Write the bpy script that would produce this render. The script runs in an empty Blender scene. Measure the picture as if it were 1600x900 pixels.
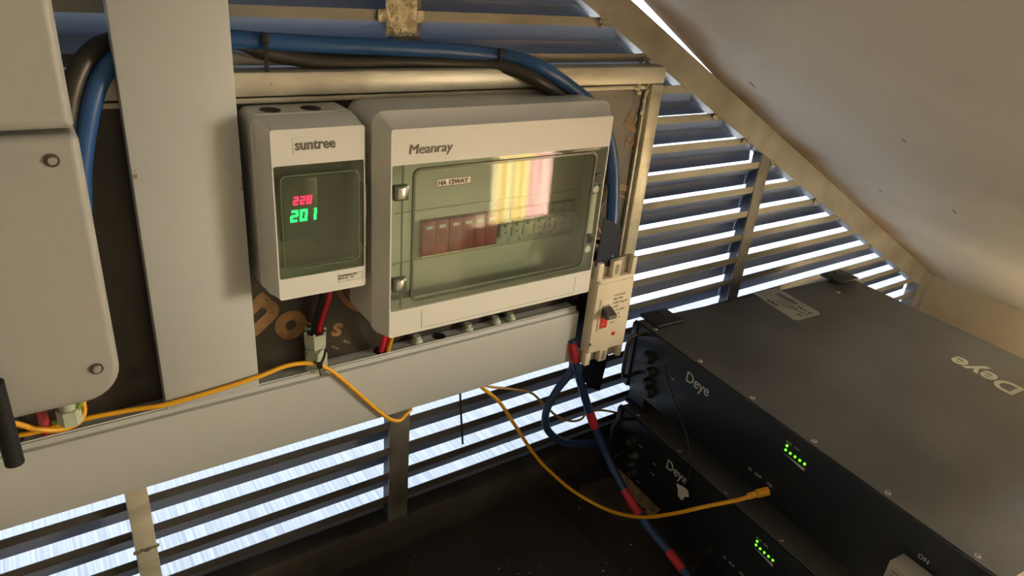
import bpy, bmesh, math, random
from mathutils import Vector, Matrix
random.seed(7)
H = .89                       # height of the camera above the floor; plan measures below are z relative to it
SC = bpy.context.scene
COL = SC.collection

# ------------------------------------------------------------------ camera
cam = bpy.data.cameras.new('camera'); cam.sensor_width = 36; cam.lens = 36*1107/1600
cam.clip_start = .01; cam.clip_end = 200
co = bpy.data.objects.new('camera', cam); COL.objects.link(co)
r, u, b = (.8254, -.5582, .0846), (.1777, .3991, .8995), (-.5359, -.7274, .4286)
co.matrix_world = Matrix(((r[0], u[0], b[0], 0), (r[1], u[1], b[1], -.775), (r[2], u[2], b[2], H), (0, 0, 0, 1)))
SC.camera = co
cam.dof.use_dof = False
# ------------------------------------------------------------------ view, world, lights
SC.view_settings.view_transform = 'Standard'; SC.view_settings.look = 'None'
SC.view_settings.exposure = 0.0; SC.view_settings.gamma = 1; SC.view_settings.use_curve_mapping = False
w = bpy.data.worlds.new('sky'); SC.world = w; w.use_nodes = True
wn = w.node_tree; bg = wn.nodes['Background']
bg.inputs[0].default_value = (.72, .84, 1.0, 1); bg.inputs[1].default_value = 2.3
sl = bpy.data.lights.new('sun', 'SUN'); sl.energy = 9; sl.angle = math.radians(.6); sl.color = (.93, .96, 1)
sun = bpy.data.objects.new('sun', sl); COL.objects.link(sun); sun.rotation_euler = (math.radians(10), math.radians(0), 0)   # near noon, a little behind the building
def area(name, loc, target, sx, sy, power, color):
    l = bpy.data.lights.new(name, 'AREA'); l.shape = 'RECTANGLE'; l.size = sx; l.size_y = sy; l.energy = power; l.color = color
    o = bpy.data.objects.new(name, l); COL.objects.link(o); o.location = loc
    o.rotation_euler = (Vector(target)-Vector(loc)).to_track_quat('-Z', 'Y').to_euler(); return o
area('window_daylight', (1.955, -1.42, .74), (.40, -.1, .60), .34, .50, 31, (1, .885, .66))
def spot(name, loc, target, power, deg):
    sp = bpy.data.lights.new(name, 'SPOT'); sp.energy = power; sp.spot_size = math.radians(deg); sp.spot_blend = .25; sp.color = (1, .88, .66); sp.shadow_soft_size = .03
    so = bpy.data.objects.new(name, sp); COL.objects.link(so); so.location = loc
    so.rotation_euler = (Vector(target)-so.location).to_track_quat('-Z', 'Y').to_euler()
spot('added_spot', (1.55, -.90, 2.62), (1.66, -1.02, .0), 31000, 17)  # spot added under the ceiling so its floor bounce lifts the soffit
spot('added_spot', (.75, -.80, 2.60), (1.35, -1.285, .33), 9500, 8)  # spot added to brighten the cloth mirrored in the smoked door

# ------------------------------------------------------------------ materials
def mat(name, col, rough=.5, metal=0., noise=0., nscale=20., bump=0., bscale=60., col2=None, spec=None, stretch=None, lo=.35, hi=.65, coat=0):
    m = bpy.data.materials.new(name); m.use_nodes = True; nt = m.node_tree; p = nt.nodes['Principled BSDF']
    p.inputs['Base Color'].default_value = (*col, 1); p.inputs['Roughness'].default_value = rough; p.inputs['Metallic'].default_value = metal
    if spec is not None: p.inputs['Specular IOR Level'].default_value = spec
    if coat: p.inputs['Coat Weight'].default_value = coat
    tc = nt.nodes.new('ShaderNodeTexCoord'); mp = nt.nodes.new('ShaderNodeMapping'); nt.links.new(tc.outputs['Object'], mp.inputs[0])
    if stretch: mp.inputs['Scale'].default_value = stretch
    if noise or col2:
        n = nt.nodes.new('ShaderNodeTexNoise'); n.inputs['Scale'].default_value = nscale; n.inputs['Detail'].default_value = 6
        nt.links.new(mp.outputs[0], n.inputs[0])
        rp = nt.nodes.new('ShaderNodeValToRGB'); nt.links.new(n.outputs[0], rp.inputs[0])
        c2 = col2 or tuple(max(0, c*(1-noise)) for c in col)
        rp.color_ramp.elements[0].position = lo; rp.color_ramp.elements[0].color = (*c2, 1)
        rp.color_ramp.elements[1].position = hi; rp.color_ramp.elements[1].color = (*col, 1)
        nt.links.new(rp.outputs[0], p.inputs['Base Color'])
    if bump:
        n2 = nt.nodes.new('ShaderNodeTexNoise'); n2.inputs['Scale'].default_value = bscale; n2.inputs['Detail'].default_value = 5
        nt.links.new(mp.outputs[0], n2.inputs[0])
        bp = nt.nodes.new('ShaderNodeBump'); bp.inputs['Strength'].default_value = bump; bp.inputs['Distance'].default_value = .004
        nt.links.new(n2.outputs[0], bp.inputs['Height']); nt.links.new(bp.outputs[0], p.inputs['Normal'])
    return m
def emit(name, col, s):
    m = bpy.data.materials.new(name); m.use_nodes = True; nt = m.node_tree; p = nt.nodes['Principled BSDF']
    p.inputs['Base Color'].default_value = (*[c*.3 for c in col], 1)
    p.inputs['Emission Color'].default_value = (*col, 1); p.inputs['Emission Strength'].default_value = s; return m
def clear(name, tint, rough=.03, ior=1.55):
    m = bpy.data.materials.new(name); m.use_nodes = True; nt = m.node_tree; nt.nodes.clear()
    o = nt.nodes.new('ShaderNodeOutputMaterial'); mx = nt.nodes.new('ShaderNodeMixShader'); t = nt.nodes.new('ShaderNodeBsdfTransparent')
    g = nt.nodes.new('ShaderNodeBsdfGlossy'); f = nt.nodes.new('ShaderNodeFresnel'); 
    ge = nt.nodes.new('ShaderNodeNewGeometry'); mr = nt.nodes.new('ShaderNodeMapRange'); mr.inputs[3].default_value = ior; mr.inputs[4].default_value = 1/ior   # same reflectance from both sides of the thin sheet
    nt.links.new(ge.outputs['Backfacing'], mr.inputs[0]); nt.links.new(mr.outputs[0], f.inputs[0])
    t.inputs[0].default_value = (*tint, 1); g.inputs['Roughness'].default_value = rough
    # a little haze of dust on the plastic
    d = nt.nodes.new('ShaderNodeBsdfDiffuse'); d.inputs[0].default_value = (.38, .41, .35, 1); m2 = nt.nodes.new('ShaderNodeMixShader'); m2.inputs[0].default_value = .07
    nt.links.new(t.outputs[0], m2.inputs[1]); nt.links.new(d.outputs[0], m2.inputs[2])
    nt.links.new(f.outputs[0], mx.inputs[0]); nt.links.new(m2.outputs[0], mx.inputs[1]); nt.links.new(g.outputs[0], mx.inputs[2]); nt.links.new(mx.outputs[0], o.inputs[0])
    return m
M = dict(
    plastic=mat('light_grey_plastic', (.76, .75, .70), .38, noise=.04, nscale=8, bump=.03, bscale=250),
    inverter=mat('warm_grey_coated_metal', (.35, .345, .32), .5, noise=.04, nscale=6, bump=.05, bscale=500),
    trunk=mat('grey_white_pvc', (.53, .55, .55), .42, noise=.05, nscale=5),
    gold=mat('silver_painted_steel', (.72, .68, .56), .36, .35, col2=(.42, .385, .29), nscale=26, lo=.28, hi=.55, bump=.18, bscale=30, stretch=(.4, 1, 1)),
    weld=mat('rough_weld_paint', (.66, .60, .43), .35, .6, col2=(.30, .25, .15), nscale=70, bump=1, bscale=140),
    slat=mat('grey_painted_steel_slat', (.30, .285, .24), .42, .3, col2=(.17, .155, .12), nscale=18, lo=.3, hi=.6, bump=.25, bscale=50, stretch=(.25, 1, 1)),
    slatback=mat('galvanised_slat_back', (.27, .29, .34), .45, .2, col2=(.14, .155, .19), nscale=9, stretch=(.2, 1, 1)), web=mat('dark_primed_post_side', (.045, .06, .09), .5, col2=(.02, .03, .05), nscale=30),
    slatshade=mat('shade_darkened_slat', (.10, .095, .088), .5, .1, col2=(.045, .04, .035), nscale=18, bump=.25, stretch=(.25, 1, 1)),  # slat steel again, darkened to stand in for shade on the lower slats
    post=mat('shade_toned_post', (.24, .23, .21), .45, .3, col2=(.13, .12, .105), nscale=14, bump=.2), rail=mat('shade_toned_rail', (.075, .072, .068), .5, .2, col2=(.04, .038, .035), nscale=12, bump=.2),  # post and rail colours darkened to stand in for the low shade
    diag=mat('grey_painted_steel_bar', (.31, .295, .255), .45, .3, col2=(.20, .18, .145), nscale=11, lo=.35, hi=.62, bump=.25, bscale=50),
    ply=mat('dark_film_faced_plywood', (.050, .042, .031), .36, noise=.5, nscale=14, bump=.15, bscale=90, stretch=(1, 1, .25)),
    print=mat('ochre_print', (.34, .19, .075), .5, noise=.45, nscale=50),
    black=mat('black_rubber', (.014, .014, .014), .5, spec=.25),
    blackplastic=mat('black_plastic', (.010, .014, .030), .5, spec=.2),
    blackcable=mat('black_brown_cable', (.035, .030, .022), .4),
    blue=mat('blue_cable', (.020, .088, .27), .36),
    navy=mat('dark_blue_cable', (.018, .055, .17), .4),
    redtape=mat('red_tape', (.55, .03, .05), .45), redw=mat('red_wire', (.60, .02, .05), .35),
    yellow=mat('yellow_cable', (.85, .42, .015), .4), yellow2=mat('dusty_yellow_cable', (.55, .33, .09), .5),
    greenw=mat('green_yellow_wire', (.25, .38, .06), .4),
    gland=mat('pale_green_nylon', (.48, .53, .42), .45),
    cream=mat('cream_plastic', (.86, .76, .58), .45, noise=.05, nscale=9),
    creamdark=mat('cream_recess', (.40, .36, .28), .6),
    redsw=mat('red_switch', (.75, .05, .03), .4), ink=mat('dark_ink', (.06, .055, .05), .6), inkl=mat('faint_ink', (.50, .43, .32), .7),
    logo=mat('brown_grey_ink', (.14, .11, .085), .5), paper=mat('white_label', (.70, .69, .62), .5), silverlab=mat('silver_label', (.44, .43, .39), .45, noise=.1, nscale=30),
    steel=mat('zinc_steel', (.6, .6, .58), .3, .9), darksteel=mat('dark_bolt', (.14, .13, .12), .35, .8),
    batt=mat('charcoal_powder_coat', (.120, .118, .115), .40, noise=.32, nscale=7, bump=.06, bscale=400),
    battf=mat('blue_black_panel', (.010, .014, .019), .42), handle=mat('worn_dark_steel', (.10, .09, .075), .3, .7), battd=mat('black_bracket', (.012, .014, .018), .4),
    whiteink=mat('white_print', (.55, .55, .52), .5), logoink=mat('pale_print', (.72, .70, .60), .45), greyink=mat('grey_print', (.22, .24, .26), .5),
    led=emit('green_led', (.16, 1, .02), 2.2), redled=emit('red_digits', (1, .02, .12), 3.2), greenled=emit('green_digits', (.01, 1, .25), 3.0),
    meter=mat('dark_meter_face', (.10, .105, .08), .3), inner=mat('inner_cover_grey', (.60, .61, .52), .5),
    redmod=mat('red_module', (.33, .022, .022), .45), greymod=mat('grey_module', (.50, .52, .44), .5), copper=mat('pale_busbar', (.62, .52, .38), .4),
    dooR=clear('clear_smoked_cover', (.90, .935, .88)), win=clear('dark_green_window', (.74, .79, .66), .08), rim=mat('green_grey_rim', (.10, .12, .08), .25, coat=.3),
    blocker=mat('blocker_brown', (.30, .21, .12), .8, noise=.2, nscale=9), wood=mat('pale_wood', (.36, .27, .16), .7, col2=(.20, .14, .08), nscale=30, stretch=(1, 6, 1)), dwood=mat('brown_wood', (.07, .05, .04), .75, noise=.4, nscale=20),
    tile=mat('dark_tile', (.045, .040, .036), .35, noise=.4, nscale=7, bump=.1, bscale=60), bouncetile=mat('bounce_tile', (.62, .57, .48), .45, noise=.08, nscale=4), grout=mat('grout', (.10, .09, .08), .8),
    plank=None, joint=mat('white_joint', (.9, .9, .9), .7),
    wall=mat('cream_plaster', (.66, .60, .49), .7, noise=.08, nscale=6, bump=.25, bscale=30),
    debris=mat('pale_grit', (.4, .36, .3), .8),
)
# soffit plaster: pale paint, a rusty stain along the steel frame (own shape, follows the wall line)
def soffit_mat():
    m = mat('soffit_plaster', (.78, .75, .69), .62, noise=.12, nscale=4, bump=.55, bscale=18); nt = m.node_tree; p = nt.nodes['Principled BSDF']
    old = p.inputs['Base Color'].links[0].from_socket
    tc = nt.nodes.new('ShaderNodeTexCoord'); sx = nt.nodes.new('ShaderNodeSeparateXYZ'); nt.links.new(tc.outputs['Object'], sx.inputs[0])
    n = nt.nodes.new('ShaderNodeTexNoise'); n.inputs['Scale'].default_value = 7; n.inputs['Detail'].default_value = 5; nt.links.new(tc.outputs['Object'], n.inputs[0])
    a = nt.nodes.new('ShaderNodeMath'); a.operation = 'MULTIPLY_ADD'; a.inputs[1].default_value = .10; nt.links.new(n.outputs[0], a.inputs[0]); nt.links.new(sx.outputs['Y'], a.inputs[2])
    mr = nt.nodes.new('ShaderNodeMapRange'); mr.inputs[1].default_value = -.012; mr.inputs[2].default_value = .045; nt.links.new(a.outputs[0], mr.inputs[0])
    mx = nt.nodes.new('ShaderNodeMix'); mx.data_type = 'RGBA'; nt.links.new(mr.outputs[0], mx.inputs[0]); nt.links.new(old, mx.inputs[6]); mx.inputs[7].default_value = (.42, .27, .14, 1)
    # small scratches
    v = nt.nodes.new('ShaderNodeTexVoronoi'); v.inputs['Scale'].default_value = 9; v.inputs['Randomness'].default_value = 1
    mp = nt.nodes.new('ShaderNodeMapping'); mp.inputs['Scale'].default_value = (.5, 1.6, .5); nt.links.new(tc.outputs['Object'], mp.inputs[0]); nt.links.new(mp.outputs[0], v.inputs[0])
    lt = nt.nodes.new('ShaderNodeMath'); lt.operation = 'LESS_THAN'; lt.inputs[1].default_value = .045; nt.links.new(v.outputs['Distance'], lt.inputs[0])
    m3 = nt.nodes.new('ShaderNodeMix'); m3.data_type = 'RGBA'; nt.links.new(lt.outputs[0], m3.inputs[0]); nt.links.new(mx.outputs[2], m3.inputs[6]); m3.inputs[7].default_value = (.33, .29, .23, 1)
    nt.links.new(m3.outputs[2], p.inputs['Base Color']); return m
M['soffit'] = soffit_mat()
def plank_mat():
    m = bpy.data.materials.new('streaked_pale_deck'); m.use_nodes = True; nt = m.node_tree; p = nt.nodes['Principled BSDF']; p.inputs['Roughness'].default_value = .6
    tc = nt.nodes.new('ShaderNodeTexCoord'); mp = nt.nodes.new('ShaderNodeMapping'); mp.inputs['Scale'].default_value = (150, 2.2, 1); nt.links.new(tc.outputs['Object'], mp.inputs[0])
    n = nt.nodes.new('ShaderNodeTexNoise'); n.inputs['Scale'].default_value = 1.6; n.inputs['Detail'].default_value = 4; nt.links.new(mp.outputs[0], n.inputs[0])
    rp = nt.nodes.new('ShaderNodeValToRGB'); nt.links.new(n.outputs[0], rp.inputs[0])
    rp.color_ramp.elements[0].position = .32; rp.color_ramp.elements[0].color = (.52, .53, .56, 1); rp.color_ramp.elements[1].position = .68; rp.color_ramp.elements[1].color = (.86, .87, .88, 1)
    nt.links.new(rp.outputs[0], p.inputs['Base Color']); return m
M['plank'] = plank_mat()
def cloth_mat():
    m = bpy.data.materials.new('striped_cloth'); m.use_nodes = True; nt = m.node_tree; p = nt.nodes['Principled BSDF']; p.inputs['Roughness'].default_value = .8
    tc = nt.nodes.new('ShaderNodeTexCoord'); sx = nt.nodes.new('ShaderNodeSeparateXYZ'); nt.links.new(tc.outputs['Object'], sx.inputs[0])
    mr = nt.nodes.new('ShaderNodeMapRange'); mr.inputs[1].default_value = -.10; mr.inputs[2].default_value = .10; nt.links.new(sx.outputs['X'], mr.inputs[0])
    rp = nt.nodes.new('ShaderNodeValToRGB'); nt.links.new(mr.outputs[0], rp.inputs[0]); rp.color_ramp.interpolation = 'CONSTANT'
    e = rp.color_ramp.elements; e[0].position = 0; e[0].color = (.94, .86, .62, 1); e[1].position = .12; e[1].color = (.92, .70, .24, 1)
    for q, c in ((.24, (.95, .88, .55)), (.40, (.92, .72, .22)), (.52, (.95, .84, .45)), (.60, (.92, .55, .66)), (.80, (.94, .68, .76))): x = e.new(q); x.color = (*c, 1)
    nt.links.new(rp.outputs[0], p.inputs['Base Color']); return m
M['cloth'] = cloth_mat()

# ------------------------------------------------------------------ mesh helpers (all take world x, y and z relative to camera height)
class B:
    def __init__(s): s.bm = bmesh.new()
    def box(s, x0, x1, y0, y1, z0, z1, bev=0, seg=2):
        t = bmesh.new(); v = [t.verts.new((x, y, z)) for x in (x0, x1) for y in (y0, y1) for z in (z0, z1)]
        for f in ((0, 1, 3, 2), (4, 6, 7, 5), (0, 4, 5, 1), (2, 3, 7, 6), (0, 2, 6, 4), (1, 5, 7, 3)): t.faces.new([v[i] for i in f])
        bmesh.ops.recalc_face_normals(t, faces=t.faces)
        if bev: bmesh.ops.bevel(t, geom=t.edges[:], offset=bev, segments=seg, affect='EDGES', profile=.5)
        s.add(t); return s
    def add(s, t):
        me = bpy.data.meshes.new('tmp'); t.to_mesh(me); t.free(); s.bm.from_mesh(me); bpy.data.meshes.remove(me)
    def prism(s, poly, axis, a, c):   # polygon of 2-tuples swept along an axis
        f = {'x': lambda p, q: (q, p[0], p[1]), 'y': lambda p, q: (p[0], q, p[1]), 'z': lambda p, q: (p[0], p[1], q)}[axis]
        t = bmesh.new(); A = [t.verts.new(f(p, a)) for p in poly]; C = [t.verts.new(f(p, c)) for p in poly]; n = len(poly)
        t.faces.new(A); t.faces.new(C)
        for i in range(n): t.faces.new((A[i], A[(i+1) % n], C[(i+1) % n], C[i]))
        bmesh.ops.recalc_face_normals(t, faces=t.faces); s.add(t); return s
    def loft(s, loops, cap0=True, cap1=True):   # loops of 3d points
        t = bmesh.new(); R = [[t.verts.new(p) for p in L] for L in loops]; n = len(loops[0])
        for a, c in zip(R, R[1:]):
            for i in range(n): t.faces.new((a[i], a[(i+1) % n], c[(i+1) % n], c[i]))
        if cap0: t.faces.new(R[0])
        if cap1: t.faces.new(R[-1])
        bmesh.ops.recalc_face_normals(t, faces=t.faces); s.add(t); return s
    def tube(s, pts, rad, seg=12, sub=8, cap=True):
        P = spline(pts, sub); t = bmesh.new(); rings = []; up = Vector((.13, .31, .94)); prev = None
        for i, p in enumerate(P):
            d = (P[min(i+1, len(P)-1)]-P[max(i-1, 0)]).normalized()
            a = (prev-d*prev.dot(d)).normalized() if prev else d.cross(up).normalized()
            prev = a; c = d.cross(a)
            rings.append([t.verts.new(p+(a*math.cos(2*math.pi*k/seg)+c*math.sin(2*math.pi*k/seg))*rad) for k in range(seg)])
        for a, c in zip(rings, rings[1:]):
            for k in range(seg): t.faces.new((a[k], a[(k+1) % seg], c[(k+1) % seg], c[k]))
        if cap: t.faces.new(rings[0]); t.faces.new(rings[-1])
        bmesh.ops.recalc_face_normals(t, faces=t.faces); s.add(t); return s
    def cyl(s, c, axis, r1, h, seg=20, r2=None, rot=0):
        r2 = r1 if r2 is None else r2
        f = {'x': lambda a, q, h: (c[0]+h, c[1]+a, c[2]+q), 'y': lambda a, q, h: (c[0]+a, c[1]+h, c[2]+q), 'z': lambda a, q, h: (c[0]+a, c[1]+q, c[2]+h)}[axis]
        L = lambda R, h: [f(R*math.cos(2*math.pi*k/seg+rot), R*math.sin(2*math.pi*k/seg+rot), h) for k in range(seg)]
        return s.loft([L(r1, 0), L(r2, h)])
def spline(pts, sub):
    P = [Vector(p) for p in pts]
    if len(P) < 3: return P
    Q = [P[0]*2-P[1]]+P+[P[-1]*2-P[-2]]; out = []
    for i in range(1, len(Q)-2):
        a, c, d, e = Q[i-1:i+3]
        for k in range(sub):
            t = k/sub
            out.append(.5*((2*c)+(d-a)*t+(2*a-5*c+4*d-e)*t*t+(3*c-a-3*d+e)*t**3))
    return out+[P[-1]]
def rr(x0, x1, z0, z1, rad, y, n=5):
    out = []
    for cx, cz, a0 in ((x1-rad, z1-rad, 0), (x0+rad, z1-rad, 90), (x0+rad, z0+rad, 180), (x1-rad, z0+rad, 270)):
        for k in range(n+1):
            a = math.radians(a0+90*k/n); out.append((cx+rad*math.cos(a), y, cz+rad*math.sin(a)))
    return out
def finish(bm, sharp=32):
    lim = math.radians(sharp)
    for f in bm.faces: f.smooth = True
    for e in bm.edges: e.smooth = not (len(e.link_faces) == 2 and e.calc_face_angle(0) > lim)
def obj(name, bld, m, parent=None, local=False):
    """local=True: the mesh is already in its parent's frame"""
    bm = bld.bm; finish(bm); me = bpy.data.meshes.new(name)
    o = bpy.data.objects.new(name, me); COL.objects.link(o)
    if local: pass
    elif parent is not None:
        T = parent
        off = Vector(T.location) if T.parent is None else Vector(T.parent.location)
        bmesh.ops.translate(bm, verts=bm.verts, vec=Vector((0, 0, H))-off)
    else: bmesh.ops.translate(bm, verts=bm.verts, vec=(0, 0, H))
    bm.to_mesh(me); bm.free(); me.materials.append(m)
    if parent is not None: o.parent = parent
    return o
def tag(o, label=None, cat=None, group=None, kind=None):
    for k, v in (('label', label), ('category', cat), ('group', group), ('kind', kind)):
        if v: o[k] = v
    return o
def thing(name, label, cat, loc, group=None, rotz=0):
    o = bpy.data.objects.new(name, None); o.empty_display_size = .05; COL.objects.link(o)
    o.location = (loc[0], loc[1], loc[2]+H); o.rotation_euler = (0, 0, rotz); return tag(o, label, cat, group)
def origin(o):
    """move a single mesh thing's origin to the middle of its base"""
    me = o.data; xs = [v.co for v in me.vertices]; c = Vector((sum(v.x for v in xs)/len(xs), sum(v.y for v in xs)/len(xs), min(v.z for v in xs)))
    me.transform(Matrix.Translation(-c)); o.location = c; return o
def single(name, bld, m, label, cat, group=None, kind=None):
    return tag(origin(obj(name, bld, m)), label, cat, group, kind)
def text(name, s, m, parent, pos, size, rot=(90, 0, 0), bold=.0, ext=.0002, local=False, sx=1, shear=0, align='LEFT', space=1):
    c = bpy.data.curves.new(name, 'FONT'); c.body = s; c.size = size; c.extrude = ext; c.offset = bold; c.shear = shear; c.align_x = align; c.space_character = space
    t = bpy.data.objects.new('t', c); COL.objects.link(t); dg = bpy.context.evaluated_depsgraph_get()
    me = bpy.data.meshes.new_from_object(t.evaluated_get(dg)); bpy.data.objects.remove(t); bpy.data.curves.remove(c)
    R = Matrix.Rotation(math.radians(rot[2]), 4, 'Z') @ Matrix.Rotation(math.radians(rot[1]), 4, 'Y') @ Matrix.Rotation(math.radians(rot[0]), 4, 'X')
    off = Vector((0, 0, 0))
    if not local:
        off = Vector((0, 0, H))
        if parent is not None: off -= Vector(parent.location if parent.parent is None else parent.parent.location)
    me.transform(Matrix.Translation(Vector(pos)+off) @ R @ Matrix.Diagonal((sx, 1, 1, 1)))
    me.materials.clear(); me.materials.append(m); me.name = name
    o = bpy.data.objects.new(name, me); COL.objects.link(o)
    if parent is not None: o.parent = parent
    return o
FACE = (90, 0, 0)

# ================================================================== the setting
fl = obj('floor', B().box(-1.4, 2.1, -3.1, .0, -1.0, -.894), M['grout']); tag(fl, kind='structure')
xs = [.683+.6*k for k in range(-4, 4)]; ys = [-.45+.6*k for k in range(-5, 2)]
for x in xs:
    for y in ys:
        x0, x1, y0, y1 = max(x, -1.39)+.0012, min(x+.6, 1.969)-.0012, max(y, -3.09)+.0012, min(y+.6, -.001)-.0012
        if x1-x0 > .02 and y1-y0 > .02: obj('tile', B().box(x0, x1, y0, y1, -.895, -.89), M['tile'] if y > -1 else M['bouncetile'], fl)  # pale tiles added out of view to bounce light onto the soffit
SL = .5185
zo = lambda x: -.047-SL*(x-.726)      # underside of the stair at the grille
zi = lambda x: -.0672-SL*(x-.669)     # inner edge of the sloping bar
s = B(); s.prism([(1.97, zo(1.97)), (.93, zo(.93)), (.70, zo(.70)+.016), (-1.4, zo(-1.4)+.06), (-1.4, 1.81), (-.2, 1.81), (2.1, .6), (2.1, zo(1.97))], 'y', -.60, .0)
o = obj('ceiling', s, M['soffit']); tag(o, kind='structure')
s = B().box(1.97, 2.10, -.70, .0, -.9, zo(1.97)+.002)
s.box(1.97, 2.1, -1.16, -.70, -.9, 1.8); s.box(1.97, 2.1, -3.1, -1.68, -.9, 1.8); s.box(1.97, 2.1, -1.68, -1.16, -.9, -.45); s.box(1.97, 2.1, -1.68, -1.16, .16, 1.8)
o = obj('wall_right', s, M['wall']); tag(o, kind='structure')
o = obj('wall_left', B().box(-1.5, -1.4, -3.1, .0, -.9, 1.8), M['wall']); tag(o, kind='structure')
o = obj('wall_back', B().box(-1.5, 2.7, -3.2, -3.1, -.9, 1.8), M['wall']); tag(o, kind='structure')
o = obj('ceiling_room', B().box(-1.5, 2.7, -3.2, .03, 1.8, 1.9), M['wall']); tag(o, kind='structure')
o = obj('wall_front', B().box(2.1, 9, -.1, .03, -.9, 1.9).box(-6, -1.4, -.1, .03, -.9, 1.9), M['wall']); tag(o, kind='structure')
# terrace outside: pale streaked deck boards running away from the wall
pv = obj('pavement', B().box(-6, 16, .03, 24, -1.1, -.8925), M['joint']); tag(pv, kind='structure')
pm = None
for k in range(-8, 30):
    x = .15+.276*k
    if pm is None:
        bb = B().box(0, .272, 0, 9, -.012, 0); finish(bb.bm); pm = bpy.data.meshes.new('deck_board'); bb.bm.to_mesh(pm); bb.bm.free(); pm.materials.append(M['plank'])
    o = bpy.data.objects.new('deck_board', pm); COL.objects.link(o); o.parent = pv; o.location = (x+.002, .04, H-.8905)

# ================================================================== louvred steel grille
gr = thing('louvre_grille', 'grey painted steel louvre grille with sloping top bar filling the wall under the stair', 'grille', (.4, 0, -.885))
posts = [(-1.087, -1.055), (-.357, -.325), (.372, .405), (1.101, 1.131)]
for a, c in posts:
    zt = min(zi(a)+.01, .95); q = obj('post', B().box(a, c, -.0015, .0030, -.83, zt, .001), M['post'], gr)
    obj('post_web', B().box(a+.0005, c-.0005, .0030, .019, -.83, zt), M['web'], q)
def slat(x0, x1, zt, cut):
    # Z-section louvre blade: short upright flange, blade falling outwards, rear lip
    prof = [(0, 0), (0, -.0115), (.034, -.035), (.034, -.0548), (.036, -.0548), (.036, -.0335), (.0018, -.0100), (.0018, 0)]
    L0 = [(x0, y, zt+z) for y, z in prof]
    xe = lambda z: min(x1, (-(z+.0672)/SL+.669)+.004) if cut else x1
    return B().loft([L0, [(xe(zt+z), y, zt+z) for y, z in prof]])
bays = [(-1.070, -.342), (-.340, .387), (.390, 1.115), (1.117, 1.912)]
for k in range(-19, 16):
    zt = -.0712-.0471*k
    if k == 15: zt += .002
    for x0, x1 in bays:
        xr = -(zt+.0672)/SL+.669
        if xr < x0+.01: continue
        o = obj('slat', slat(x0, x1, zt, xr < x1+.06), M['slatshade' if k > 11 and x0 < .5 else 'slat'], gr); o.data.materials.append(M['slatback'])
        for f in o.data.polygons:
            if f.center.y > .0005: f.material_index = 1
# sloping top bar, bottom rail, right upright
obj('sloping_bar', B().prism([(-1.087, zi(-1.087)), (1.965, zi(1.965)), (1.965, zo(1.965)-.001), (-1.087, zo(-1.087)-.001)], 'y', -.003, .028), M['diag'], gr)
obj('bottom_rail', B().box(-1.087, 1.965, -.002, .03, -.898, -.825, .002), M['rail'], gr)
obj('side_upright', B().prism([(1.915, -.888), (1.965, -.888), (1.965, zo(1.965)-.004), (1.915, zi(1.915)+.01)], 'y', -.0025, .028), M['diag'], gr)
# weld blobs where the post meets the upper slats
def blob(cx, cz, wx, wz, y=-.002, n=10, seed=1):
    rnd = random.Random(seed); s = B()
    for i in range(n):
        x = cx+rnd.uniform(-wx, wx); z = cz+rnd.uniform(-wz, wz); R = rnd.uniform(.002, .0042)
        t = bmesh.new(); bmesh.ops.create_icosphere(t, subdivisions=1, radius=R)
        bmesh.ops.scale(t, vec=(1.4, .3, 1), verts=t.verts); bmesh.ops.translate(t, vec=(x, y, z), verts=t.verts); s.add(t)
    return s
obj('weld', B().box(.3600, .3985, -.0045, -.0012, -.0990, .05, .0015), M['weld'], gr)
for k in range(-2, 1):
    z = -.0712-.0471*k
    obj('weld', B().box(.350, .408, -.0040, -.0012, z-.0125, z+.001, .0012), M['weld'], gr)
for k in (0, 1, 3, 4, 5, 7):
    z = -.0712-.0471*k; x = -(z+.0672)/SL+.669
    obj('weld', blob(x+.002, z-.006, .008, .008, seed=k+30, n=6, y=-.003), M['diag'], gr)
sp_ = thing('support_post', 'short upright steel strut with a weld seam below the trunking', 'strut', (.038, -.012, -.888))
obj('strut', B().box(.027, .0505, -.023, -.004, -.888, -.60, .002), M['gold'], sp_)
obj('weld_seam', blob(.039, -.697, .011, .002, y=-.0225, n=9, seed=5), M['weld'], sp_)

# ================================================================== equipment board: tube frame + plywood
bd = thing('equipment_board', 'dark printed plywood board in a silver painted steel tube frame', 'board', (.2, -.016, -.53))
X0, X1, ZT, ZB = -.46, .787, -.131, -.53
obj('frame_rail', B().box(X0, X1, -.032, -.003, ZT-.0245, ZT, .003), M['gold'], bd)
obj('frame_rail', B().box(X0, X1, -.032, -.003, ZB, ZB+.024, .003), M['gold'], bd)
obj('frame_rail', B().box(X1-.024, X1, -.0322, -.003, ZB+.0242, ZT-.0247, .003), M['gold'], bd)
obj('frame_rail', B().box(X0, X0+.024, -.0322, -.003, ZB+.0242, ZT-.0247, .003), M['gold'], bd)
obj('edge_strip', B().box(X0+.026, X1-.026, -.027, -.019, ZT-.032, ZT-.0265, .001), M['gold'], bd)
obj('edge_strip', B().box(X1-.0305, X1-.0262, -.027, -.019, ZB+.03, ZT-.034, .001), M['gold'], bd)
obj('plywood', B().box(X0+.023, X1-.024, -.022, -.006, ZB+.02, ZT-.0235), M['ply'], bd)
obj('weld', blob(X1-.035, ZT-.032, .02, .006, y=-.027, n=14, seed=3), M['weld'], bd)
obj('weld', blob(X1-.028, ZT-.05, .004, .02, y=-.026, n=10, seed=4), M['weld'], bd)
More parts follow.
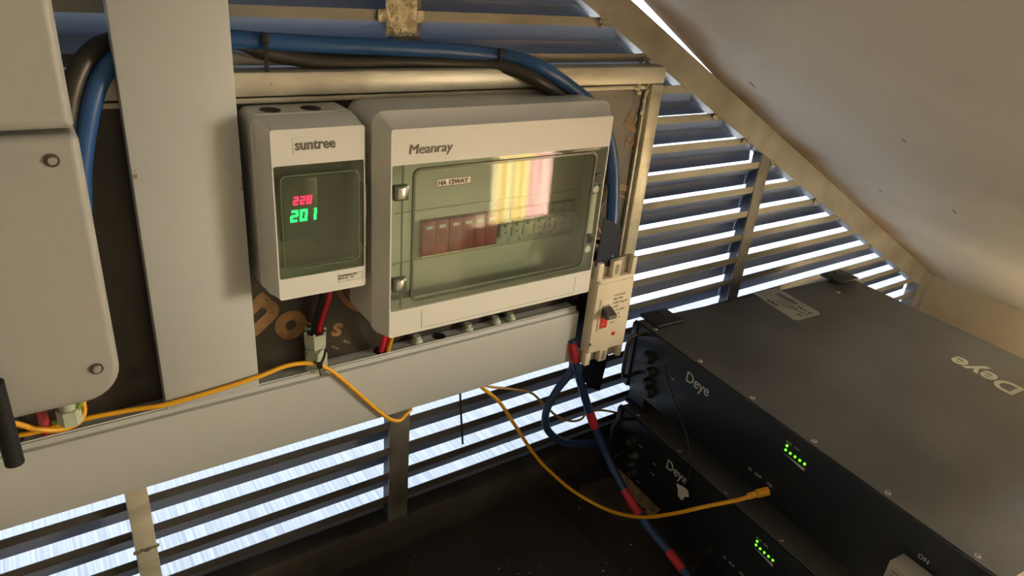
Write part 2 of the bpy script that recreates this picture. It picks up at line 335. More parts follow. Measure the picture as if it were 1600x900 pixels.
def ring(cx, cz, R, wd, y=-.0223, ry=1, a0=0, a1=360):
    s = B(); n = 40; t = bmesh.new(); A = []; C = []
    for i in range(n+1):
        a = math.radians(a0+(a1-a0)*i/n)
        A.append(t.verts.new((cx+R*math.cos(a), y, cz+ry*R*math.sin(a)))); C.append(t.verts.new((cx+(R-wd)*math.cos(a), y, cz+ry*(R-wd)*math.sin(a))))
    for i in range(n): t.faces.new((A[i], A[i+1], C[i+1], C[i]))
    s.add(t); return s
PY = -.0224
def ptext(s_, x, z, size, ang, sx=1, bold=.0): return text('print', s_, M['print'], bd, (x, PY, z), size, rot=(90, 0, 0), bold=bold) if not ang else ptext2(s_, x, z, size, ang, bold)
def ptext2(s_, x, z, size, ang, bold):
    o = text('print', s_, M['print'], bd, (0, 0, 0), size, rot=(90, 0, 0), bold=bold)
    off = Vector((0, 0, H))-Vector(bd.location); me = o.data
    me.transform(Matrix.Translation(Vector((x, PY, z))+off) @ Matrix.Rotation(math.radians(-ang), 4, 'Y') @ Matrix.Translation(-off)); return o
def pglyph(q, cx, cz, size, ang, bold):
    o = text('print', q, M['print'], None, (0, 0, 0), size, rot=FACE, bold=bold, local=True); me = o.data
    c = sum((v.co for v in me.vertices), Vector())/len(me.vertices)
    off = Vector((cx, PY, cz+H))-Vector(bd.location)
    me.transform(Matrix.Translation(off) @ Matrix.Rotation(math.radians(ang), 4, 'Y') @ Matrix.Translation(-c)); o.parent = bd
pglyph('n', .2035, -.4010, .082, 52, .0035)
pglyph('o', .2300, -.4290, .066, 50, .0035)
pglyph('s', .2880, -.4490, .036, 15, .0010)
pglyph('E', .7480, -.2110, .050, -62, .0009)
pglyph('S', .7500, -.2450, .042, -60, .0008)
pglyph('T', .7330, -.3600, .046, -30, .0010)
obj('print', ring(.345, -.378, .060, .007, PY), M['print'], bd)
obj('print', ring(.345, -.378, .050, .012, PY), M['print'], bd)
obj('print', ring(.735, -.355, .050, .009, PY), M['print'], bd)
obj('print', ring(.735, -.355, .034, .0035, PY), M['print'], bd)
obj('print', ring(.700, -.440, .050, .012, PY), M['print'], bd)
for (x, z, ln, an) in ((.243, -.425, .03, -38), (.285, -.475, .012, -35), (.30, -.470, .010, -30), (.69, -.30, .012, 30), (.705, -.245, .006, 0)):
    s = B(); a = math.radians(an); dx, dz = math.cos(a)*ln/2, math.sin(a)*ln/2; nx, nz = -math.sin(a)*.0013, math.cos(a)*.0013
    t = bmesh.new(); t.faces.new([t.verts.new((x+i*dx+j*nx, PY, z+i*dz+j*nz)) for i, j in ((-1, -1), (1, -1), (1, 1), (-1, 1))]); s.add(t)
    obj('print', s, M['print'], bd)

# ================================================================== trunking
tr = thing('cable_trunking', 'long grey-white plastic cable trunking running level under the breaker boxes', 'trunking', (.2, -.036, -.582), 'white cable trunking')
obj('body', B().box(-.75, .664, -.0455, -.0222, -.580, -.4885, .001), M['trunk'], tr)
s = B(); s.prism([(-.0450, -.4950), (-.0505, -.4958), (-.0512, -.4975), (-.0512, -.5790), (-.0495, -.5825), (-.0440, -.5825)], 'x', -.75, .6655); obj('lid', s, M['trunk'], tr)
for (x, y, R) in ((.3436, -.0335, .011), (.430, -.0325, .009)):
    s = B().cyl((x, y, -.4886), 'z', R, .0005, 20); obj('cable_hole', s, M['black'], tr)
obj('edge_highlight', B().box(-.75, .664, -.0452, -.0446, -.4872, -.4858), M['paper'], tr)  # white strip stands in for the highlight along the front edge
tv = thing('cable_trunking', 'upright white cable trunking standing left of the small breaker box', 'trunking', (.13, -.045, -.4885), 'white cable trunking')
obj('body', B().box(.0802, .1765, -.056, -.0335, -.4830, .62, .001), M['trunk'], tv)
obj('lid', B().box(.0792, .1780, -.061, -.0545, -.4790, .62, .0015), M['trunk'], tv)
# brown chip and small scuffs on its lid
s = B().box(.0803, .0836, -.0613, -.0611, -.2200, -.2160); s.box(.081, .083, -.0613, -.0611, -.2135, -.2125); obj('stain', s, M['wood'], tv)
s = B().box(.1735, .1770, -.0613, -.0611, -.2265, -.2262); s.box(.1766, .1770, -.0613, -.0611, -.2400, -.2262); s.box(.1755, .1770, -.0613, -.0611, -.2405, -.2395); obj('scratch', s, M['ink'], tv)
# plugs under the large box
for x, wh in ((.395, 'leftmost of four, left of the dark hole'), (.475, 'second of four, just right of the dark hole'), (.522, 'third of four from the left'), (.548, 'rightmost of four')):
    single('cable_plug', B().cyl((x, -.034, -.4882), 'z', .0085, .006, 16, .0065).cyl((x, -.034, -.4822), 'z', .005, .004, 12), M['gland'],
           'small pale plug on the trunking, '+wh, 'plug', 'pale plugs under the large breaker box')

# ================================================================== small enclosure with meter
se = thing('breaker_enclosure', 'small grey plastic enclosure with red and green lit digits behind a dark window', 'enclosure', (.25, -.05, -.362))
se.scale = (.9826, 1.192, .9826)
s = B().loft([rr(.191, .303, -.362, -.168, .010, -.0225), rr(.191, .303, -.362, -.168, .010, -.058), rr(.199, .297, -.354, -.176, .006, -.058), rr(.199, .297, -.354, -.176, .006, -.034)])
sb = obj('base', s, M['plastic'], se)
for x in (.217, .2595):
    obj('knockout_hole', B().cyl((x, -.044, -.1682), 'z', .0105, .0004, 24), M['black'], sb)
s = B().loft([rr(.193, .301, -.3625, -.1690, .008, -.0580), rr(.1935, .3005, -.3630, -.1695, .008, -.068), rr(.1985, .2995, -.3622, -.1745, .005, -.078), rr(.2005, .2990, -.3615, -.1765, .003, -.085),
              rr(.2018, .2978, -.3370, -.2130, .002, -.085), rr(.2018, .2978, -.3370, -.2130, .002, -.060)], False, False)
obj('lid', s, M['plastic'], se)
s = B().loft([rr(.2018, .2978, -.3370, -.2130, .002, -.0810), rr(.2018, .2978, -.3370, -.2130, .002, -.0835), rr(.208, .2915, -.3268, -.2235, .006, -.0840), rr(.2095, .290, -.3255, -.225, .006, -.0865)])
wd = obj('window', s, M['win'], se)
obj('window_seal', ring_ := B().loft([rr(.2072, .2922, -.3275, -.2228, .0065, -.0845), rr(.2072, .2922, -.3275, -.2228, .0065, -.0858), rr(.2090, .2904, -.3257, -.2246, .006, -.0858), rr(.2090, .2904, -.3257, -.2246, .006, -.0845)], False, False), M['rim'], wd)
obj('latch', B().box(.2965, .3012, -.0845, -.074, -.312, -.240, .001), M['rim'], se)
mt = obj('meter', B().box(.212, .256, -.064, -.036, -.305, -.235, .002).box(.256, .288, -.060, -.036, -.318, -.235, .002), M['meter'], se)
def digits(name, s_, m, x, z, h, par):
    seg7 = {'0': 'abcdef', '1': 'bc', '2': 'abged', '3': 'abgcd', '4': 'fgbc', '5': 'afgcd', '6': 'afgecd', '7': 'abc', '8': 'abcdefg', '9': 'abcdfg'}
    wx = h*.62; t = h*.21; st = B()
    for i, ch in enumerate(s_):
        cx = x+i*wx*1.22
        for q in seg7[ch]:
            bx = {'a': (t*.3, wx-t*.3, h-t, h), 'd': (t*.3, wx-t*.3, 0, t), 'g': (t*.3, wx-t*.3, h/2-t/2, h/2+t/2), 'f': (0, t, h/2, h), 'b': (wx-t, wx, h/2, h), 'e': (0, t, 0, h/2), 'c': (wx-t, wx, 0, h/2)}[q]
            sh = (bx[2]+bx[3])/2*.12
            st.box(cx+bx[0]+sh, cx+bx[1]+sh, -.0648, -.0641, z+bx[2], z+bx[3])
    return obj(name, st, m, par)
digits('red_digits', '228', M['redled'], .2275, -.2645, .0095, mt)
digits('green_digits', '201', M['greenled'], .2235, -.2835, .0135, mt)
obj('nameplate', B().box(.2225, .2762, -.0853, -.0850, -.2015, -.1850), M['plastic'], se)
text('logo', 'suntree', M['logo'], se, (.2243, -.0855, -.1975), .0150, bold=.0003, sx=.92)
obj('rating_sticker', B().box(.2660, .2955, -.0852, -.0850, -.3520, -.3425), M['paper'], se)
text('sticker_text', 'Distribution box', M['ink'], se, (.2672, -.0853, -.3452), .0036, sx=.9)
text('sticker_text', 'IP65 AC  CE', M['ink'], se, (.2672, -.0853, -.3485), .0034)
obj('sticker_frame', B().box(.2665, .2950, -.0854, -.0853, -.3432, -.3430).box(.2665, .2950, -.0854, -.0853, -.3515, -.3513).box(.2665, .2667, -.0854, -.0853, -.3515, -.3430).box(.2948, .2950, -.0854, -.0853, -.3515, -.3430), M['ink'], se)

se.location = (.2457, -.0553, H-.3557)
# ================================================================== large distribution box
db = thing('distribution_box', 'large grey twelve-way distribution box with a clear smoked door over red and grey breakers', 'distribution box', (.465, -.05, -.424))
s = B().loft([rr(.305, .631, -.424, -.162, .016, -.0225), rr(.305, .631, -.424, -.162, .016, -.088), rr(.310, .626, -.419, -.167, .012, -.088), rr(.310, .626, -.419, -.167, .012, -.034)])
obj('base', s, M['plastic'], db)
s = B().loft([rr(.3035, .6325, -.4250, -.1610, .015, -.0885), rr(.3035, .6325, -.4250, -.1610, .014, -.0925), rr(.3080, .6280, -.4245, -.1660, .009, -.097), rr(.3130, .6210, -.4225, -.1725, .005, -.108), rr(.3150, .6190, -.4210, -.1755, .003, -.115),
              rr(.3165, .6175, -.3870, -.2138, .002, -.115), rr(.3165, .6175, -.3870, -.2138, .002, -.0885)], False, False)
obj('lid', s, M['plastic'], db)
for dx in (0, .0003, .0006): text('logo' if not dx else 'logo_stroke', 'Meanray', M['logo'], db, (.3345+dx, -.1153-dx*.1, -.2025), .0150, sx=1.02, shear=.12)
for x in (.357, .5915): obj('seam', B().box(x, x+.0004, -.1153, -.1150, -.4165, -.3925), M['creamdark'], db)
obj('seam', B().box(.357, .592, -.1153, -.1150, -.4168, -.4164), M['creamdark'], db)
dr = obj('door', B().loft([rr(.3165, .6175, -.3865, -.2142, .002, -.1105), rr(.3165, .6175, -.3865, -.2142, .002, -.1130), rr(.342, .600, -.3790, -.2195, .008, -.1135), rr(.345, .597, -.3765, -.2220, .008, -.1165)]), M['dooR'], db)
obj('door_seal', B().loft([rr(.3415, .6005, -.3795, -.2190, .009, -.1125), rr(.3415, .6005, -.3795, -.2190, .009, -.1158), rr(.3440, .5980, -.3770, -.2215, .008, -.1158), rr(.3440, .5980, -.3770, -.2215, .008, -.1125)], False, False), M['rim'], dr)
obj('latch_strip', B().box(.6030, .6125, -.1125, -.1108, -.333, -.277, .0008), M['greymod'], db)
obj('door_edge', B().box(.3300, .3316, -.112, -.1105, -.386, -.215), M['rim'], dr)
for z in (-.2445, -.3540):
    h = obj('hinge', B().box(.3195, .3360, -.1165, -.1080, z-.0085, z+.0085, .001), M['rim'], db)
    obj('hinge_plate', B().box(.3225, .3315, -.1172, -.1165, z-.0062, z+.0062, .0006), M['steel'], h)
for z in (-.2560, -.3400):
    k = obj('latch_screw', B().cyl((.6075, -.1110, z), 'y', .0066, -.0045, 18), M['rim'], db)
    obj('screw_recess', B().cyl((.6075, -.1155, z), 'y', .0054, -.0003, 16), M['black'], k)
    obj('screw_boss', B().cyl((.6070, -.1108, z-.0145), 'y', .0062, -.0035, 18, .0050), M['greymod'], db)
obj('type_label', B().box(.3690, .4135, -.1172, -.1166, -.2415, -.2325), M['cream'], dr)
obj('label_frame', B().box(.3690, .4135, -.1174, -.1173, -.2331, -.2325).box(.3690, .4135, -.1174, -.1173, -.2415, -.2409).box(.3690, .3696, -.1174, -.1173, -.2415, -.2325).box(.4129, .4135, -.1174, -.1173, -.2415, -.2325), M['ink'], dr)
text('label_text', 'HA 12WAY', M['ink'], dr, (.3708, -.1176, -.2397), .0078, sx=.98, bold=.0001)
# inner cover with a slot for the breakers
s = B().box(.311, .625, -.0640, -.0610, -.300, -.168).box(.311, .625, -.0640, -.0610, -.418, -.3490).box(.311, .378, -.0640, -.0610, -.349, -.300).box(.618, .625, -.0640, -.0610, -.349, -.300)
ic = obj('inner_cover', s, M['inner'], db)
obj('cover_ridge', B().box(.345, .615, -.0665, -.0640, -.3535, -.3505, .0005).box(.345, .615, -.0665, -.0640, -.2890, -.2865, .0005), M['inner'], db)
obj('din_rail', B().box(.378, .618, -.045, -.040, -.338, -.312), M['steel'], db)
x = .3790
for i in range(6):
    b_ = obj('red_module', B().box(x, x+.0172, -.0715, -.045, -.3440, -.3010, .0006), M['redmod'], db)
    obj('status_window', B().box(x+.0045, x+.0130, -.0719, -.0714, -.3105, -.3065), M['paper'], b_)
    for q in range(4): obj('print_line', B().box(x+.003, x+.0145, -.0717, -.0714, -.3165-q*.0045, -.3158-q*.0045), M['ink'], b_)
    x += .0176 if i != 1 else .0190
obj('busbar', B().box(.379, .488, -.0705, -.052, -.3478, -.3450), M['copper'], db)
x = .4905
for i in range(7):
    b_ = obj('circuit_breaker', B().box(x, x+.0172, -.0655, -.045, -.3480, -.3030, .0006).box(x+.0005, x+.0167, -.0725, -.0655, -.3380, -.3140, .0008), M['greymod'], db)
    obj('toggle', B().box(x+.0040, x+.0132, -.0790, -.0720, -.3215, -.3165, .0008), M['greymod'], b_)
    obj('print_mark', B().box(x+.006, x+.0105, -.0728, -.0725, -.3310, -.3298), M['ink'], b_)
    x += .0180
single('power_wire', B().tube([(.338, -.060, -.420), (.3395, -.052, -.450), (.3405, -.038, -.486)], .0034), M['redw'], 'red wire entering the hole in the trunking, on the left', 'wire')
single('power_wire', B().tube([(.344, -.060, -.420), (.3455, -.050, -.450), (.3450, -.036, -.487)], .0034), M['redw'], 'red wire entering the trunking hole, between red and yellow', 'wire')
single('power_wire', B().tube([(.350, -.062, -.420), (.3505, -.054, -.450), (.3490, -.041, -.487)], .0026), M['yellow'], 'yellow wire entering the trunking hole beside two red wires', 'wire')

# ================================================================== moulded case breaker
mc = thing('moulded_case_breaker', 'cream moulded case circuit breaker with black toggle and red switch mark', 'circuit breaker', (.708, -.045, -.58))
obj('mounting_base', B().box(.684, .742, -.058, -.024, -.56, -.42), M['blackplastic'], mc)
s = B()
s.box(.6725, .7500, -.0735, -.0570, -.5600, -.4330, .002)
s.box(.6745, .7490, -.0755, -.0725, -.5590, -.4400, .0015)
for (z0, z1) in ((-.4345, -.4060), (-.5820, -.5590)):
    obj('terminal_recess', B().box(.6730, .7495, -.0640, -.0570, z0+.0005, z1-.0005, .001), M['creamdark'], mc)
    for xa, xb in ((.6725, .6830), (.7020, .7180), (.7410, .7500)): s.box(xa, xb, -.0735, -.0640, z0, z1, .0012)
body = obj('body', s, M['cream'], mc)
for z in (-.420, -.5700): obj('screw_slot', B().loft([rr(.7060, .7140, z-.0085, z+.0085, .0039, -.0737), rr(.7060, .7140, z-.0085, z+.0085, .0039, -.0730)]), M['creamdark'], mc)
obj('switch_plate', B().box(.6840, .7075, -.0768, -.0750, -.5210, -.4660, .0008), M['cream'], mc)
obj('switch_recess', B().box(.6880, .7040, -.0770, -.0768, -.5170, -.4760), M['creamdark'], mc)
obj('red_mark', B().box(.6885, .7030, -.0773, -.0770, -.5160, -.4945), M['redsw'], mc)
text('mark_text', '1', M['whiteink'], mc, (.6945, -.0775, -.5030), .006); text('mark_text', 'O', M['whiteink'], mc, (.6930, -.0775, -.5120), .006)
obj('toggle', B().prism([(-.0768, -.4925), (-.0880, -.4955), (-.0945, -.4925), (-.0935, -.4865), (-.0768, -.4790)], 'x', .6885, .7045), M['darksteel'], mc)
obj('test_button', B().cyl((.7215, -.0755, -.5325), 'y', .0032, -.0012, 16), M['redsw'], mc)
tl = ['Circuit breaker', '250A  690V~', 'Ui 800V  Uimp 8kV', 'In 250A', '50Hz  IEC 60947', 'Icu  Ics  kA', '400V  35  25', 'Cat. A']
for i, q in enumerate(tl): text('rating_text', q, M['inkl'], mc, (.7105, -.0757, -.4650-i*.0068), .0052, sx=.75)
for x, z in ((.6700, -.4360), (.6695, -.5420)):
    obj('screw', B().cyl((x+.006, -.0735, z), 'y', .0028, -.0025, 14), M['steel'], mc)
for xx in (.6855, .7105): pass
# black phase barriers above and below
def barrier(x0, x1, y0, y1, pts): return B().prism(pts, 'x', x0, x1)
s = B(); t = bmesh.new()
def plate(pts, th, nm):   # flat plate from world points, thickness along -y
    A = [(p[0], p[1], p[2]) for p in pts]; C = [(p[0]+th*.3, p[1]+th, p[2]) for p in pts]
    return obj(nm, B().loft([A, C]), M['blackplastic'], mc)
plate([(.6760, -.066, -.3370), (.7170, -.060, -.3560), (.7220, -.062, -.4200), (.7080, -.066, -.4180), (.6700, -.068, -.4110)], .0015, 'phase_barrier')
plate([(.6770, -.064, -.5740), (.7340, -.062, -.5760), (.7310, -.058, -.6560), (.7060, -.060, -.6400), (.6840, -.062, -.6170)], .0015, 'phase_barrier')

# ================================================================== inverter at the left edge
iv = thing('inverter', 'big warm-grey inverter cabinet with rounded corner and two bolts at the left edge', 'inverter', (-.15, -.1, -.376))
def rbox(x0, x1, z0, z1, rads, yb, yf, bev):
    def lp(ins, y):
        out = []
        for (cx, cz, a0, rd) in ((x1, z1, 0, rads[0]), (x0, z1, 90, rads[1]), (x0, z0, 180, rads[2]), (x1, z0, 270, rads[3])):
            sx_ = -1 if cx == x1 else 1; sz_ = -1 if cz == z1 else 1
            for k in range(8):
                a = math.radians(a0+90*k/7); r_ = max(rd-ins, .0005)
                out.append((cx+sx_*(ins+r_)+r_*math.cos(a), y, cz+sz_*(ins+r_)+r_*math.sin(a)))
        return out
    L = [lp(0, yb), lp(0, yf+bev)]
    for k in range(1, 6):
        a = math.radians(18*k); L.append(lp(bev*(1-math.cos(a)), yf+bev*(1-math.sin(a))))
    return B().loft(L)
obj('chassis', B().box(-.36, .022, -.150, -.036, -.352, .33, .004), M['inverter'], iv)
obj('upper_cover', rbox(-.38, .0345, -.1445, .345, (.01, .01, .004, .004), -.125, -.175, .007), M['inverter'], iv)
lc = obj('lower_cover', rbox(-.38, .0360, -.3775, -.1480, (.006, .006, .03, .030), -.125, -.175, .007), M['inverter'], iv)
for x, z in ((.0165, -.166), (.0190, -.345)):
    bo = obj('bolt', B().cyl((x, -.1750, z), 'y', .0050, -.0012, 24), M['darksteel'], lc)
    obj('bolt_head', B().cyl((x, -.1762, z), 'y', .0034, -.0016, 20, .0028), M['steel'], bo) if False else None
    c_ = B().cyl((x, -.1762, z), 'y', .0034, -.0018, 20, .0028); obj('hex_socket', c_, M['steel'], iv)
obj('bottom_flange', B().box(-.30, .012, -.120, -.085, -.366, -.352), M['steel'], iv)
gl = thing('cable_gland', 'pale green cable gland half hidden under the large inverter cabinet', 'gland', (-.008, -.095, -.45), 'pale nylon cable glands')
obj('nut', B().cyl((-.008, -.092, -.395), 'z', .0115, -.022, 6, .0115), M['gland'], gl)
obj('body', B().cyl((-.008, -.092, -.417), 'z', .0090, -.012, 20, .0075), M['gland'], gl)
obj('nut', B().cyl((-.008, -.092, -.429), 'z', .0105, -.016, 6), M['gland'], gl)
single('power_wire', B().tube([(-.030, -.092, -.360), (-.029, -.090, -.410), (-.030, -.070, -.445), (-.032, -.035, -.486)], .0050), M['redw'], 'thick red wire below the inverter cabinet', 'wire')
single('power_wire', B().tube([(-.050, -.095, -.360), (-.050, -.090, -.410), (-.052, -.065, -.445), (-.055, -.035, -.486)], .0055), M['black'], 'thick black wire dropping from the inverter cabinet left of the red wire', 'wire')
single('earth_wire', B().tube([(.004, -.095, -.375), (.0055, -.096, -.405), (.002, -.095, -.425), (-.008, -.090, -.440), (-.022, -.082, -.447)], .0028), M['greenw'], 'green and yellow wire curling below the inverter cabinet', 'wire')
single('antenna', B().cyl((-.0500, -.190, -.330), 'z', .0072, -.077, 20, .0070), M['black'], 'black round rod hanging in front of the trunking at the left edge', 'rod')

# ================================================================== gland with wires below the small enclosure
g2 = thing('cable_gland', 'pale green cable gland standing on the trunking with red and black wires', 'gland', (.2545, -.036, -.4885), 'pale nylon cable glands')
gx, gy = .2545, -.0360
hexa = lambda q, z, a: [(gx+q*math.cos(math.pi*k/3+a), gy+q*math.sin(math.pi*k/3+a), z) for k in range(6)]
obj('collar', B().cyl((gx, gy, -.4885), 'z', .0140, .0060, 24), M['gland'], g2)
obj('lower_nut', B().loft([hexa(.0138, -.4825, .3), hexa(.0146, -.4800, .3), hexa(.0146, -.4660, .3), hexa(.0120, -.4625, .3)]), M['gland'], g2)
obj('neck', B().cyl((gx, gy, -.4625), 'z', .0112, .0040, 24), M['gland'], g2)
obj('upper_nut', B().loft([hexa(.0112, -.4590, .1), hexa(.0138, -.4560, .1), hexa(.0146, -.4370, .1), hexa(.0118, -.4370, .1), hexa(.0110, -.4480, .1)]), M['gland'], g2)
for k in range(6):
    a = math.pi*k/3+.1; obj('crown_tab', B().cyl((gx+.0126*math.cos(a), gy+.0126*math.sin(a), -.4375), 'z', .0022, .0035, 8, .0012), M['gland'], g2)
single('power_wire', B().tube([(.270, -.050, -.355), (.2685, -.050, -.385), (.2630, -.047, -.408), (.2590, -.040, -.430), (.2575, -.0365, -.452)], .0034), M['redw'], 'red wire dropping into the green gland below the small enclosure', 'wire')
single('power_wire', B().tube([(.262, -.050, -.355), (.2600, -.050, -.385), (.2545, -.046, -.408), (.2520, -.040, -.430), (.2510, -.0365, -.452)], .0034), M['black'], 'black wire dropping into the green gland below the small enclosure', 'wire')

# ================================================================== cables
def cable(name, pts, rad, m, label, cat='cable', **k):
    pts = [(p[0], p[1], p[2]-H) for p in pts]
    return single(name, B().tube(pts, rad, 14, 10), m, label, cat, **k)
blue_top = [(0.035, -0.046, 0.6388), (0.0429, -0.046, 0.6867), (0.0581, -0.045, 0.7374), (0.0723, -0.04, 0.7628), (0.0921, -0.028, 0.7762), (0.1182, -0.018, 0.7815), (0.1524, -0.016, 0.7838), (0.188, -0.017, 0.7883), (0.2253, -0.017, 0.7863), (0.3215, -0.017, 0.7824), (0.4331, -0.017, 0.778), (0.4958, -0.0175, 0.7729), (0.5188, -0.026, 0.7704), (0.5472, -0.042, 0.7636), (0.5948, -0.044, 0.7403), (0.6501, -0.036, 0.7094), (0.6828, -0.032, 0.6761), (0.7013, -0.033, 0.6381), (0.7127, -0.035, 0.5895), (0.7113, -0.045, 0.5377), (0.7062, -0.055, 0.4851)]
cable('blue_cable', blue_top, .0090, M['blue'], 'thick bright blue cable arching over the large distribution box')
black_top = [(0.0201, -0.046, 0.6407), (0.031, -0.046, 0.6993), (0.0448, -0.044, 0.7487), (0.0623, -0.036, 0.7753), (0.0839, -0.022, 0.7852), (0.1258, -0.012, 0.7905), (0.1862, -0.012, 0.787), (0.2261, -0.012, 0.7749), (0.2938, -0.0125, 0.7651), (0.3858, -0.0125, 0.7652), (0.4706, -0.015, 0.7621), (0.509, -0.028, 0.7601), (0.5382, -0.043, 0.7508), (0.5695, -0.044, 0.7353), (0.6013, -0.04, 0.718), (0.625, -0.034, 0.7015)]
cable('black_cable', black_top, .0090, M['blackcable'], 'thick black cable running just below the blue cable')
def tie(x, z, y, ang, label, h=.026, w_=.004, d=.013):
    t = thing('cable_tie', label, 'cable tie', (x, y, z), 'black cable ties')
    s = B().loft([rr(x-w_/2, x+w_/2, z-h, z+h*.55, .0015, y-d), rr(x-w_/2, x+w_/2, z-h, z+h*.55, .0015, y-d-.0016)])
    obj('strap', s, M['black'], t); obj('head', B().box(x-.0042, x+.0042, y-d-.0035, y-d+.001, z+h*.25, z+h*.62, .001), M['black'], t)
    obj('tail', B().tube([(x+.001, y-d-.001, z-h+.002), (x+.003, y-d-.003, z-h-.008)], .0009, 6), M['black'], t)
tie(.2180, -.110, -.0155, 0, 'black cable tie holding the blue and black cables near the upright trunking')
tie(.5000, -.1205, -.0155, 0, 'black cable tie holding the blue and black cables above the large box', h=.021)
y1 = [(-0.0787, -.055, 0.4171), (-0.0576, -.055, 0.4202), (-0.0366, -.055, 0.419), (0.0025, -.055, 0.4205), (0.0437, -.058, 0.4200), (0.0815, -.0650, 0.4205), (0.1333, -.0650, 0.4232), (0.1755, -.0640, 0.4268), (0.2139, -.057, 0.4278), (0.2443, -.056, 0.4215), (0.2643, -.055, 0.4062), (0.2859, -.055, 0.3805), (0.3206, -.055, 0.335), (0.3438, -.055, 0.3070), (0.3602, -.055, 0.2975), (0.3728, -.05, 0.2998), (0.391, -.03, 0.2898)]
cable('network_cable', y1, .0027, M['yellow'], 'yellow network cable lying along the trunking and hooked under its lower edge')
loop = [(-0.0603, -.09, 0.461), (-0.0503, -.085, 0.4528), (-0.0349, -.08, 0.4375), (-0.0176, -.075, 0.4281), (-0.0024, -.07, 0.428), (0.0041, -.065, 0.4344), (0.0053, -.06, 0.4425), (0.006, -.06, 0.4577)]
cable('network_cable', loop, .0028, M['yellow'], 'short loop of yellow cable below the inverter cabinet at far left')
y2 = [(0.499, -.03, 0.3179), (0.5088, -.03, 0.2935), (0.5448, -.03, 0.2541), (0.5774, -.035, 0.2009), (0.6165, -.045, 0.135), (0.6475, -.065, 0.0939), (0.6769, -.095, 0.0655), (0.7026, -.15, 0.0604), (0.7127, -.21, 0.0903), (0.709, -.27, 0.1483), (0.7206, -.3119, 0.191), (0.7431, -.344, 0.2188), (.7530, -.3570, .2325)]
yt = thing('network_cable', 'yellow network cable swooping down and plugged into the upper battery', 'cable', (.68, -.1, -.85))
obj('cord', B().tube([(p[0], p[1], p[2]-H) for p in y2], .0029, 14, 10), M['yellow'], yt)
y3 = [(0.5063, -.025, 0.3073), (0.5215, -.025, 0.2878), (0.5749, -.02, 0.2628), (0.6149, -.02, 0.2432), (0.6451, -.02, 0.2108), (0.677, -.02, 0.1767), (0.7115, -.02, 0.1543), (0.7354, -.02, 0.1503), (0.7486, -.02, 0.1598), (0.7828, -.02, 0.1541), (0.8269, -.03, 0.1389), (0.8419, -.045, 0.1475)]
cable('thin_cable', y3, .0020, M['yellow2'], 'thin dull yellow cable sagging behind the dark blue cables to the lower battery')
cA = [(0.659, -.05, 0.3488), (0.6646, -.055, 0.3208), (0.678, -.06, 0.2778), (0.7118, -.07, 0.1908), (0.7413, -.09, 0.1169), (0.744, -.14, 0.0792), (0.7457, -.2, 0.0499), (0.7522, -.25, 0.0315), (0.751, -.3, 0.0200), (0.7515, -.36, 0.0120)]
ca = thing('power_cable', 'dark blue power cable with red tape bands running down to the floor', 'cable', (.74, -.1, -.88))
PA = [(p[0], p[1], p[2]-H) for p in cA]
obj('cord', B().tube(PA, .0070, 14, 10), M['navy'], ca)
SPA = spline(PA, 10)
def px(p):
    d = Vector((p[0], p[1]+.775, p[2])); return (800+1107*d.dot(Vector(r))/-d.dot(Vector(b)), 450-1107*d.dot(Vector(u))/-d.dot(Vector(b)))
def band(i0, i1, nm='red_tape'): obj(nm, B().tube(SPA[i0:i1], .0078, 14, 1), M['redtape'], ca)
band(2, 14); band(28, 33); band(50, 58); band(70, 78)
cB = [(0.6614, -.045, 0.3339), (0.6708, -.048, 0.2895), (0.6471, -.045, 0.2534), (0.6301, -.045, 0.2149), (0.6391, -.045, 0.177), (0.6807, -.045, 0.1361), (0.7412, -.045, 0.1124), (0.7850, -.035, 0.095), (.80, -.03, .07)]
cable('power_cable', cB, .0062, M['navy'], 'dark blue power cable looping left before going behind the batteries')
t = thing('cable_tie', 'black cable tie fastening the yellow cable to the green gland', 'cable tie', (.250, -.055, -.468), 'black cable ties')
obj('strap', B().tube([(.2440, -.0590, -.4640), (.2500, -.0600, -.4700), (.2570, -.0560, -.4640), (.2620, -.0500, -.4560)], .0015, 8), M['black'], t)
obj('head', B().box(.2475, .2535, -.0625, -.0570, -.4745, -.4670, .001), M['black'], t)
obj('tail', B().tube([(.2500, -.0600, -.4730), (.2495, -.0620, -.4790), (.2505, -.0620, -.4840)], .0008, 6), M['black'], t)
single('hanging_strap', B().tube([(.4730, -.024, -.575), (.4783, -.024, -.6287), (.4863, -.024, -.7001)], .0016, 8), M['black'], 'thin black strap hanging in front of the lower slats', 'strap')
single('paper_scrap', B().box(.5450, .5540, .070, .078, -.8895, -.886, .001), M['debris'], 'tiny pale scrap lying on the deck outside the grille', 'scrap')

